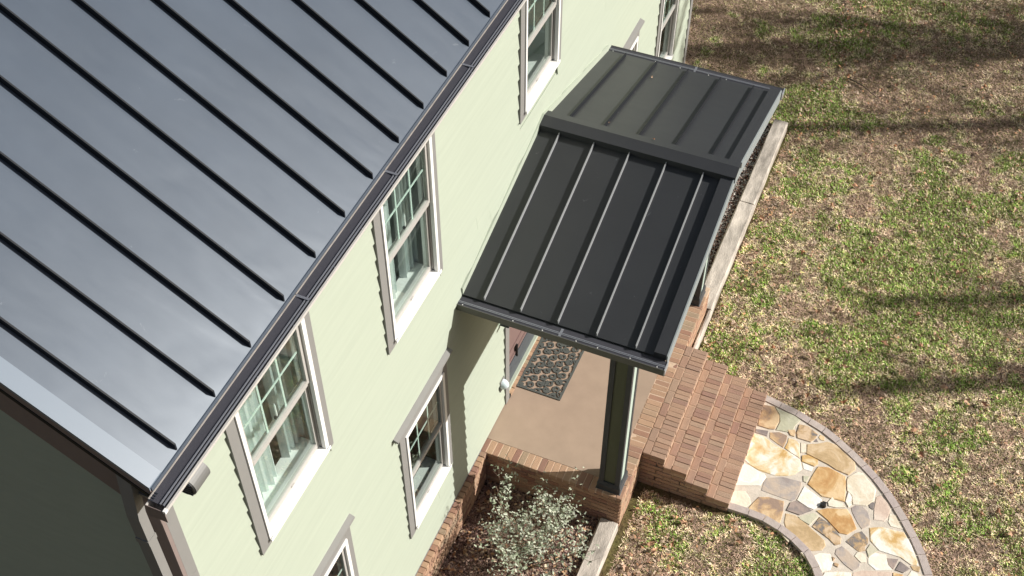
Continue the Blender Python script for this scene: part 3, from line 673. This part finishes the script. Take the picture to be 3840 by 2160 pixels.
# windows
def wavy(name, mt, parent, x0, x1, o, z0, z1, n=24, amp=.03):
    mb = MB(); pts = []
    for i in range(n+1):
        x = x0+(x1-x0)*i/n; oo = o+amp*math.sin(i*1.45+x0*3)+.012*math.sin(i*.6); pts.append((x, oo))
    for i in range(n): mb.add([(pts[i][0], pts[i][1], z0), (pts[i+1][0], pts[i+1][1], z0), (pts[i+1][0], pts[i+1][1], z1), (pts[i][0], pts[i][1], z1)], [(0, 1, 2, 3)])
    return mb.build(name, mt, parent, smooth=True)
def window(s, idx):
    x0, x1, z0, z1, rail = s['x0'], s['x1'], s['z0'], s['z1'], s['rail']; tw = .105 if x1-x0 > .8 else .08
    wt = MB(); wt.box(x0, x0+tw, .0, .037, z0, z1); wt.box(x1-tw*.8, x1, .0, .037, z0, z1)
    wt.box(x0+tw+.0005, x1-tw*.8-.0005, .0, .036, z1-tw, z1); wt.box(x0+tw+.0005, x1-tw*.8-.0005, .0, .036, z0, z0+.06)
    win = wt.build('window', 'taupe', house)
    a, b2, c, d = x0+tw+.001, x1-tw*.8-.001, z0+.061, z1-tw-.001
    fm = MB(); fm.box(a, a+.035, -.10, .050, c+.0, d); fm.box(b2-.045, b2, .015, .050, c, d); fm.box(b2-.03, b2-.0, -.10, .0145, c, d)
    fm.box(a+.0355, b2-.0455, -.10, .050, d-.04, d)
    fm.hexa([(a+.0355, -.10, c), (b2-.0455, -.10, c), (b2-.0455, .068, c), (a+.0355, .058, c), (a+.0355, -.10, c+.052), (b2-.0455, -.10, c+.052), (b2-.0455, .058, c+.03), (a+.0355, .058, c+.03)])
    fm.box(a-.004, b2+.004, .0585, .066, c-.004, c+.03)
    fm.build('frame', 'white', win)
    for q in (.002, .028, .052, ): B('jamb_track', 'vinyl', win, b2-.046, b2-.0305, -.06+q, -.048+q, c+.056, d-.041)
    ia, ib, ic, id_ = a+.036, b2-.047, c+.056, d-.041
    up = MB(); f = .036
    up.box(ia, ia+f, -.006, .024, rail-.02, id_); up.box(ib-f, ib, -.006, .024, rail-.02, id_); up.box(ia+f, ib-f, -.006, .024, id_-f, id_); up.box(ia+f, ib-f, -.006, .026, rail-.03, rail+.022)
    up.build('upper_sash', 'vinyl', win)
    lo = MB(); lo.box(ia, ia+f, -.042, -.010, ic, rail+.0); lo.box(ib-f, ib, -.042, -.010, ic, rail); lo.box(ia+f, ib-f, -.042, -.010, ic, ic+.06); lo.box(ia+f, ib-f, -.042, -.010, rail-.035, rail)
    lo.build('lower_sash', 'vinyl', win)
    B('latch', 'vinyl', win, (ia+ib)/2-.02, (ia+ib)/2+.02, -.0095, .0, ic+.02, ic+.034)
    B('pane', 'glass', win, ia+f, ib-f, -.000, .006, rail+.022, id_-f); B('pane', 'glass', win, ia+f, ib-f, -.030, -.024, ic+.06, rail-.035)
    # muntins in the upper sash
    ga, gb, gc, gd = ia+f, ib-f, rail+.022, id_-f; nv = 2 if gb-ga > .5 else 1
    for q in range(nv): xx = ga+(gb-ga)*(q+1)/(nv+1); B('muntin', 'muntin', win, xx-.010, xx+.010, -.011, -.003, gc, gd)
    zz = (gc+gd)/2; B('muntin', 'muntin', win, ga, gb, -.0105, -.0035, zz-.010, zz+.010)
    # header
    if s.get('hx'):
        h0, h1 = s['hx']; B('head_trim', 'taupe', win, h0+.04, h1-.04, .0, .042, z1+.001, z1+.062)
        MB().hexa([(h0, .0, z1+.063), (h1, .0, z1+.063), (h1, .075, z1+.063), (h0, .075, z1+.063), (h0, .0, z1+.12), (h1, .0, z1+.12), (h1, .075, z1+.088), (h0, .075, z1+.088)]).build('drip_cap', 'taupe', win)
    # room behind
    rm = MB(); D = .95; ra, rb, rc, rd = x0-.25, x1+.25, z0-.75, z1+.02
    rm.add([(ra, -D, rc), (rb, -D, rc), (rb, -D, rd), (ra, -D, rd)], [(0, 1, 2, 3)])
    rm.add([(ra, -D, rc), (ra, -.121, rc), (ra, -.121, rd), (ra, -D, rd)], [(0, 1, 2, 3)]); rm.add([(rb, -D, rc), (rb, -.121, rc), (rb, -.121, rd), (rb, -D, rd)], [(0, 1, 2, 3)])
    rm.add([(ra, -D, rd), (ra, -.121, rd), (rb, -.121, rd), (rb, -D, rd)], [(0, 1, 2, 3)])
    rm.build('room_wall', 'room' if s['kind'] == 'u' else 'roomdark', win)
    MB().box(ra, rb, -D, -.121, rc-.02, rc-.001).build('room_floor', 'roomfloor', win)
    B('inner_sill', 'white', win, ia-.02, ib+.02, -.24, -.043, ic-.03, ic-.005)
    if s['kind'] == 'u' and idx < 2:
        wavy('curtain', 'curtain', win, ia-.03, ia+(ib-ia)*.56, -.19, z0+.0, z1-.05, 30); wavy('curtain', 'curtain', win, ib-(ib-ia)*.25, ib+.06, -.21, z0+.0, z1-.05)
    elif idx == 2: wavy('curtain', 'curtain', win, ia-.03, ia+.14, -.24, z0-.2, z1-.05)
    return (ia+ib)/2
mids = [window(s, i) for i, s in enumerate(WSPEC)]
for i, lb in ((0, 'white electric candle behind the glass of the upper window nearest the roof corner'), (1, 'white electric candle behind the glass of the middle upper window above the porch')):
    s = WSPEC[i]; cx = mids[i]+.03; base = s['rail']+.001
    cd = thing('window_candle', (cx, -.026, base), lb, 'window candle')
    MB().tube((cx, -.026, base), (cx, -.026, base+.02), .026, .012, 14).build('candle_base', 'black', cd)
    MB().tube((cx, -.026, base+.0205), (cx, -.026, base+.13), .008, .007, 12).build('candle_stick', 'white', cd)
    MB().tube((cx, -.026, base+.1305), (cx, -.026, base+.165), .008, .002, 12).build('bulb', 'curtain', cd)
# door
dx0, dx1, dz0, dz1 = DOOR['x0'], DOOR['x1'], DOOR['z0'], DOOR['z1']
dr = MB(); dr.box(dx0, dx0+.105, .0, .038, dz0-.01, dz1); dr.box(dx1-.105, dx1, .0, .038, dz0-.01, dz1); dr.box(dx0+.1055, dx1-.1055, .0, .038, dz1-.11, dz1); dr.build('door_trim', 'taupe', house)
door = MB().box(dx0+.106, dx1-.106, -.10, -.06, dz0+.02, dz1-.112).build('door', 'door', house)
B('door_rail', 'door', door, dx0+.12, dx1-.12, -.0595, -.045, 1.22, 1.26)
B('door_rail', 'door', door, dx0+.12, dx1-.12, -.0595, -.045, 1.05, 1.10)
B('kick_plate', 'slate', door, dx0+.108, dx1-.108, -.0595, -.040, dz0+.025, 1.03)
B('handle', 'black', door, dx0+.50, dx0+.52, -.0595, -.02, 1.0, 1.22)
B('door_jamb', 'taupe', house, dx0+.075, dx0+.1055, -.11, -.001, dz0-.01, dz1-.11)
for i in range(16): 
    xa = 3.68+i*.0695; brick(porch, xa+.002, xa+.0665, -.035, .038, ZP+.003, ZP+.016)
B('threshold_cap', 'black', porch, 3.655, 3.70, -.01, .04, ZP+.003, ZP+.05)
# wall lantern mostly hidden under the canopy and the white cover by the door
lan = thing('wall_lantern', (3.45, .03, 2.3), 'black wall lantern tucked under the porch gutter beside the door', 'lantern')
MB().hexa([(3.405, .03, 2.32), (3.495, .03, 2.32), (3.495, .13, 2.32), (3.405, .13, 2.32), (3.395, .03, 2.335), (3.505, .03, 2.335), (3.505, .14, 2.335), (3.395, .14, 2.335)]).build('lantern_base', 'black', lan)
B('lantern_glass', 'glass', lan, 3.41, 3.49, .045, .125, 2.336, 2.5)
MB().hexa([(3.39, .03, 2.501), (3.51, .03, 2.501), (3.51, .145, 2.501), (3.39, .145, 2.501), (3.44, .04, 2.56), (3.46, .04, 2.56), (3.46, .09, 2.56), (3.44, .09, 2.56)]).build('lantern_roof', 'black', lan)
cov = thing('outlet_cover', (3.46, .03, 1.16), 'pale blue white dome shaped cover on the siding left of the door', 'outlet cover')
cmb = MB(); n = 10
rings = []
for j in range(5):
    f = j/4; rr = .062*math.cos(f*1.35); oo = .03+.085*math.sin(f*1.35)
    rings.append([(3.455+rr*math.cos(2*math.pi*i/n)*1.0, oo, 1.18+rr*1.25*math.sin(2*math.pi*i/n)) for i in range(n)])
for r_ in rings: cmb.v += r_
for j in range(4):
    for i in range(n): cmb.f.append((j*n+i, j*n+(i+1) % n, (j+1)*n+(i+1) % n, (j+1)*n+i))
cmb.f.append(tuple(4*n+i for i in range(n))); cmb.build('cover_shell', 'cover', cov, smooth=True)
B('back_plate', 'taupe', cov, 3.395, 3.515, .024, .034, 1.08, 1.27)
# foundation
B('foundation', 'joint', house, HX0+.0, XP0-.001, -.1, .078, -.05, .60)
B('foundation', 'joint', house, XP1+.001, HX1, -.1, .078, -.05, .60)
B('base_flashing', 'rib', house, HX0, XP0, .0, .027, .645, .662)
for (fa, fb) in ((-.1, XP0-.005), (XP1+.01, HX1+.03)):
    x = fb-.0735 if fa < 0 else fa; n = 0
    while (x > fa if fa < 0 else x < fb-.07):
        br_ = brick(house, x+.003, x+.0705, -.01, .098, .575, .642+random.uniform(-.002, .002)); br_.name = 'ledge_brick'
        x += (-.0765 if fa < 0 else .0765)
course_wall(house, .088, .9, XP0-.006, .0, .570, 'x', thick=.06)

# ================================================================== BEDS, TIMBERS
bed1 = MB().prism([(-3, .06, -.02), (XP0+.01, .06, -.02), (XP0+.01, 1.6, -.02), (-3, 1.6, -.02)], [(-3, .06, .045), (XP0+.01, .06, .045), (XP0+.01, 1.6, .045), (-3, 1.6, .045)]).build('planting_bed', 'mulchbase')
tag(bed1, 'dark mulch planting bed between the house wall and the near timber', 'planting bed', kind='structure')
bed2 = MB().prism([(XP1, .06, -.02), (10.7, .06, -.02), (10.7, 1.68, -.02), (XP1, 1.68, -.02)], [(XP1, .06, .10), (10.7, .06, .10), (10.7, 1.68, .10), (XP1, 1.68, .10)]).build('planting_bed', 'mulchbase')
tag(bed2, 'dark mulch planting bed behind the long weathered timbers past the porch', 'planting bed', kind='structure')
def chips(name, x0, x1, o0, o1, z, n, pal, smin, smax, label, cat, asp=.45, tilt=.5):
    x = RNG.uniform(x0, x1, n); o = RNG.uniform(o0, o1, n); pal = np.array(pal)
    cols = pal[RNG.integers(0, len(pal), n)]*RNG.uniform(.55, 1.25, n)[:, None]; th = RNG.uniform(0, 6.28, n); s = RNG.uniform(smin, smax, n); inc = RNG.uniform(-.1, tilt, n)
    ay = np.stack([np.cos(th)*np.cos(inc), np.sin(th)*np.cos(inc), np.sin(inc)], 1)*s[:, None]; ax = np.stack([-np.sin(th), np.cos(th), RNG.uniform(-.4, .4, n)], 1)*(s*asp)[:, None]
    tag(scatter_mesh(name, np.stack([x, -o, z+RNG.uniform(0, .025, n)], 1), ax, ay, cols, 'bedattr'), label, cat, kind='stuff')
mp_ = [(.30, .20, .17), (.22, .14, .12), (.38, .26, .21), (.44, .33, .26), (.14, .095, .08), (.33, .19, .14)]
chips('bark_mulch', .6, XP0-.02, .1, 1.59, .05, 26000, mp_, .012, .045, 'reddish brown shredded bark mulch below the sage green shrub', 'mulch')
chips('bed_leaves', .6, XP0-.02, .1, 1.59, .07, 900, [(.48, .30, .17), (.55, .40, .26), (.40, .22, .12), (.62, .50, .36)], .02, .05, 'scattered dry tan leaves lying on the near mulch bed', 'leaf litter', .7)
chips('bark_mulch', XP1+.02, 10.65, .15, 1.66, .105, 9000, mp_, .015, .05, 'dark shredded bark mulch behind the long timbers', 'mulch')
chips('pebbles', XP1+.02, 10.65, 1.2, 1.66, .115, 3500, [(.42, .40, .36), (.55, .50, .44), (.30, .27, .25), (.22, .13, .10)], .015, .035, 'grey pebbles and leaf bits along the far bed behind the timbers', 'gravel', .8, .2)
def timber(x0, x1, o0, o1, z1, label, e0=0, e1=0):
    mb = MB(); n = 8; rows = []
    for i in range(n+1):
        x = x0+(x1-x0)*i/n; j = lambda s: random.uniform(-s, s); ex = e0*(i == 0)+e1*(i == n)
        rows.append([(x, o0+j(.006), -.03), (x, o1+j(.006), -.03), (x, o1+j(.007), z1-.02), (x, o1-.018+j(.004), z1+j(.004)), (x, o0+.018+j(.004), z1+j(.004)), (x, o0+j(.007), z1-.02)])
    for r_ in rows: mb.v += r_
    for i in range(n):
        for k2 in range(6): mb.f.append((i*6+k2, i*6+(k2+1) % 6, (i+1)*6+(k2+1) % 6, (i+1)*6+k2))
    mb.f += [tuple(range(6)), tuple(n*6+k2 for k2 in range(6))]
    tag(mb.build('landscape_timber', 'timber'), label, 'timber')
timber(-.2, 2.785, 1.59, 1.82, .15, 'weathered grey timber edging the mulch bed below the porch corner')
timber(5.40, 8.67, 1.845, 1.90, .2, 'weathered timber') if False else None
timber(6.44, 8.672, 1.64, 1.885, .2, 'weathered grey timber with dark stains next to the far porch corner')
timber(8.68, 10.71, 1.645, 1.88, .205, 'pale cracked timber at the far end of the edging row')
timber(5.38, 6.435, 1.83, 1.893, .19, 'narrow strip of weathered timber against the porch front beside the steps')

# ================================================================== DOORMAT
mx0, mx1, mo0, mo1 = 3.866, 4.785, .042, .632
NX, NY = 150, 96
gx_ = (np.arange(NX)+.5)/NX*(mx1-mx0); gy_ = (np.arange(NY)+.5)/NY*(mo1-mo0); GX, GY = np.meshgrid(gx_, gy_, indexing='ij')
W_, H_ = mx1-mx0, mo1-mo0
mask = (GX < .022) | (GX > W_-.022) | (GY < .022) | (GY > H_-.022)
def arc(cx, cy, r, a0, a1, w=.0095):
    global mask
    d = np.hypot(GX-cx, GY-cy); an = np.arctan2(GY-cy, GX-cx) % (2*np.pi); a0 %= 2*np.pi; a1 %= 2*np.pi
    ok = ((an >= a0) & (an <= a1)) if a0 < a1 else ((an >= a0) | (an <= a1))
    mask |= ok & (np.abs(d-r) < w)
def spiral(cx, cy, r0, a0, turns, sg=1, w=.0085, k=.52):
    global mask
    for i in range(int(30*turns)):
        f = i/(30*turns); a = a0+sg*f*turns*2*np.pi; r = r0*(1-k*f); px, py = cx+r*np.cos(a), cy+r*np.sin(a); mask |= np.hypot(GX-px, GY-py) < w*(1-.15*f)
    mask |= np.hypot(GX-(cx+r0*(1-k)*np.cos(a)), GY-(cy+r0*(1-k)*np.sin(a))) < w*1.4
px = .1155
for i in range(-1, 9):
    for j in range(-1, 6):
        cx = .03+(i+.5*(j % 2))*px; cy = .045+j*px*.95; q = (i*2+j*3) % 4
        spiral(cx, cy, .043, q*1.57+.4, 1.15, 1 if (i+j) % 2 else -1, .0118, .5)
        if (i+j) % 3 == 0: arc(cx+px*.5, cy+.03, .062, 2.2+q*.4, 4.4+q*.4, .0095)
        if (i+2*j) % 3 == 1: arc(cx, cy+px*.5, .055, 5.4, 1.3, .0095)
        if (2*i+j) % 5 == 0: arc(cx+.02, cy, .075, 3.6, 5.6, .008)
mask[:, :1] = True
mv = {}; mvv = []; mf = []
def gv(i, j, t_):
    k_ = (i, j, t_)
    if k_ not in mv: mv[k_] = len(mvv); mvv.append((mx0+i/NX*W_, mo0+j/NY*H_, ZP+.003+(.011 if t_ else 0)))
    return mv[k_]
for i in range(NX):
    for j in range(NY):
        if mask[i, j]:
            mf.append((gv(i, j, 1), gv(i+1, j, 1), gv(i+1, j+1, 1), gv(i, j+1, 1)))
            for di, dj, e0, e1 in ((-1, 0, (i, j), (i, j+1)), (1, 0, (i+1, j), (i+1, j+1)), (0, -1, (i, j), (i+1, j)), (0, 1, (i, j+1), (i+1, j+1))):
                a, b2 = i+di, j+dj
                if not (0 <= a < NX and 0 <= b2 < NY) or not mask[a, b2]: mf.append((gv(*e0, 0), gv(*e1, 0), gv(*e1, 1), gv(*e0, 1)))
mm = MB(); mm.v = mvv; mm.f = mf
tag(mm.build('doormat', 'rubber'), 'dark grey rubber doormat with open scrollwork on the porch floor', 'doormat')

# ================================================================== SHRUBS
def shrub(name, cx, co, z0, h, spread, nst, nleaf, label, pal, dens=1.0, leaf_s=(.014, .032), seed=1):
    rr = random.Random(seed); rs = np.random.default_rng(seed); root = thing(name, (cx, co, z0), label, 'shrub')
    mb = MB(); tips = []
    def grow(p, d, ln, r, lev):
        nseg = 4; q = Vector(p)
        for i in range(nseg):
            d = (d+Vector((rr.uniform(-.22, .22), rr.uniform(-.22, .22), rr.uniform(-.08, .14)))).normalized(); e = q+d*ln/nseg
            mb.tube(q, e, 1.15*r*(1-i/nseg*.4), r*(1-(i+1)/nseg*.4), 4, False)
            tips.append((Vector(e), lev)); 
            if lev < 3 and i > 0 and rr.random() < .9: 
                sd_ = (d+Vector((rr.uniform(-1, 1), rr.uniform(-1, 1), rr.uniform(-.2, .7)))*.8).normalized(); grow(e, sd_, ln*rr.uniform(.4, .65), r*.55, lev+1)
            q = e
    for i in range(nst):
        a = rr.uniform(0, 6.28); f = rr.uniform(.15, 1); d = Vector((math.cos(a)*spread*f, math.sin(a)*spread*f, h*rr.uniform(.75, 1.0))); L0 = d.length*.72
        grow((cx+rr.uniform(-.08, .08), co+rr.uniform(-.08, .08), z0), d.normalized(), L0, .008, 0)
    mb.build('stem', 'twig', root)
    T_ = np.array([tuple(t_[0]) for t_ in tips if t_[1] >= 1 and t_[0].z > z0+.08*h]); k = rs.integers(0, len(T_), nleaf)
    P_ = T_[k]+rs.normal(0, .028, (nleaf, 3)); P_[:, 1] *= -1; org = np.array(world_loc(root)); P_ = P_-org
    th = rs.uniform(0, 6.28, nleaf); inc = rs.uniform(-.3, 1.1, nleaf); s = rs.uniform(*leaf_s, nleaf)
    ay = np.stack([np.cos(th)*np.cos(inc), np.sin(th)*np.cos(inc), np.sin(inc)], 1)*s[:, None]; ax = np.stack([-np.sin(th), np.cos(th), rs.uniform(-.5, .5, nleaf)], 1)*(s*.55)[:, None]
    pal = np.array(pal); cols = pal[rs.integers(0, len(pal), nleaf)]*rs.uniform(.8, 1.15, nleaf)[:, None]
    f = scatter_mesh('foliage', P_, ax, ay, cols, 'attr', root); f['kind'] = 'stuff'
    return root
sagep = [(.46, .50, .38), (.54, .57, .46), (.36, .40, .29), (.26, .31, .20)]
shrub('sage_shrub', 1.98, 1.0, .05, .80, .74, 38, 2300, 'open twiggy shrub with small sage green leaves beside the porch brick', sagep, seed=4, leaf_s=(.022, .043))

# ================================================================== BARE TREES (out of frame, they shade the lawn and far wall)
def tree(x, o, h, seed, label, spread=1.0, r0=.2, lo=.35):
    rr = random.Random(seed); root = thing('bare_tree', (x, o, 0), label, 'tree', 'bare winter trees out on the lawn')
    tr_ = MB(); cr_ = MB(); q = Vector((x, o, 0)); d = Vector((0, 0, 1)); n = 12
    def br(p, d, ln, r, lev):
        q = Vector(p); ns = 4
        for i in range(ns):
            d = (d+Vector((rr.uniform(-.18, .18), rr.uniform(-.18, .18), rr.uniform(-.02, .14)))).normalized(); e = q+d*ln/ns
            cr_.tube(q, e, max(r*(1-i/ns*.55), .004), max(r*(1-(i+1)/ns*.55), .004), 5 if lev < 2 else 3, False)
            if lev < 3:
                for _ in range(2 if lev > 0 else 1):
                    if rr.random() < .9:
                        s = (d+Vector((rr.uniform(-1, 1), rr.uniform(-1, 1), rr.uniform(-.1, .5)))*.75).normalized(); br(e, s, ln*rr.uniform(.38, .6), r*.5, lev+1)
            q = e
    for i in range(n):
        d = (d+Vector((rr.uniform(-.05, .05), rr.uniform(-.05, .05), .2))).normalized(); e = q+d*h/n
        tr_.tube(q, e, r0*(1-.6*i/n), r0*(1-.6*(i+1)/n), 10, False)
        if i/n > lo:
            for _ in range(2):
                a = rr.uniform(0, 6.28); br(e, Vector((math.cos(a), math.sin(a), rr.uniform(.4, 1.0))).normalized(), spread*rr.uniform(1.6, 3.2)*(1.25-i/n), r0*.42*(1.2-i/n), 0)
        q = e
    tr_.build('trunk', 'bark', root, smooth=True); cr_.build('crown', 'bark', root)
TL = 'bare winter tree standing beyond the right edge of the lawn'
tree(22.9, 22.6, 17.5, 3, TL, 1.0, .42, .5)
tree(14.7, 22.0, 11.6, 21, TL, .7, .30, .66)
tree(17.6, 25.5, 14.2, 5, TL, .7, .28, .70)
tree(20.5, 22.5, 19.0, 41, TL, .9, .20, .74)
tree(23.8, 24.5, 15.0, 51, TL, 1.25, .32, .45)
tree(21.2, 24.5, 13.6, 61, TL, 1.1, .24, .58)
tree(29.5, 24, 16, 8, TL, 1.1, .34, .5)
tree(26.0, 29, 17.5, 14, TL, 1.0, .30, .62)

pc = MB().tube((4.045, 4.02, .05), (4.05, 4.02, .085), .04, .03, 10).box(4.06, 4.10, 4.0, 4.05, .05, .07).build('black_piece', 'black'); tag(pc, 'small black object lying between the flagstones', 'small object')  # unidentified dark spot, given a made-up small black body

def leaf_on(x, o, z, sz, label): leaf(x, o, z, sz, None, label)
leaf_on(1.30, -1.55, rz(-1.55)+.02, .05, 'tiny brown leaf caught on the main roof near its upper edge')
leaf_on(4.72, 1.23, 4.46, .035, 'tiny pale leaf bit on the ridge cap of the porch roof')
leaf_on(6.32, .72, cz(6.32)+.015, .045, 'tiny pink brown leaf near the far eave of the porch roof')
leaf_on(4.95, .66, cz(4.95)+.012, .035, 'tiny tan leaf just beyond the porch ridge cap')
a = unproj(3179, 291, .03); b2 = unproj(3290, 368, .03)
tag(MB().tube((a[0], a[1], .03), ((a[0]+b2[0])/2+.04, (a[1]+b2[1])/2, .045), .012, .010, 6).tube(((a[0]+b2[0])/2+.04, (a[1]+b2[1])/2, .045), (b2[0], b2[1], .03), .010, .005, 6).build('fallen_stick', 'bark'), 'thin dark fallen stick lying on the upper lawn', 'stick')
S.render.resolution_x = 1024; S.render.resolution_y = 576
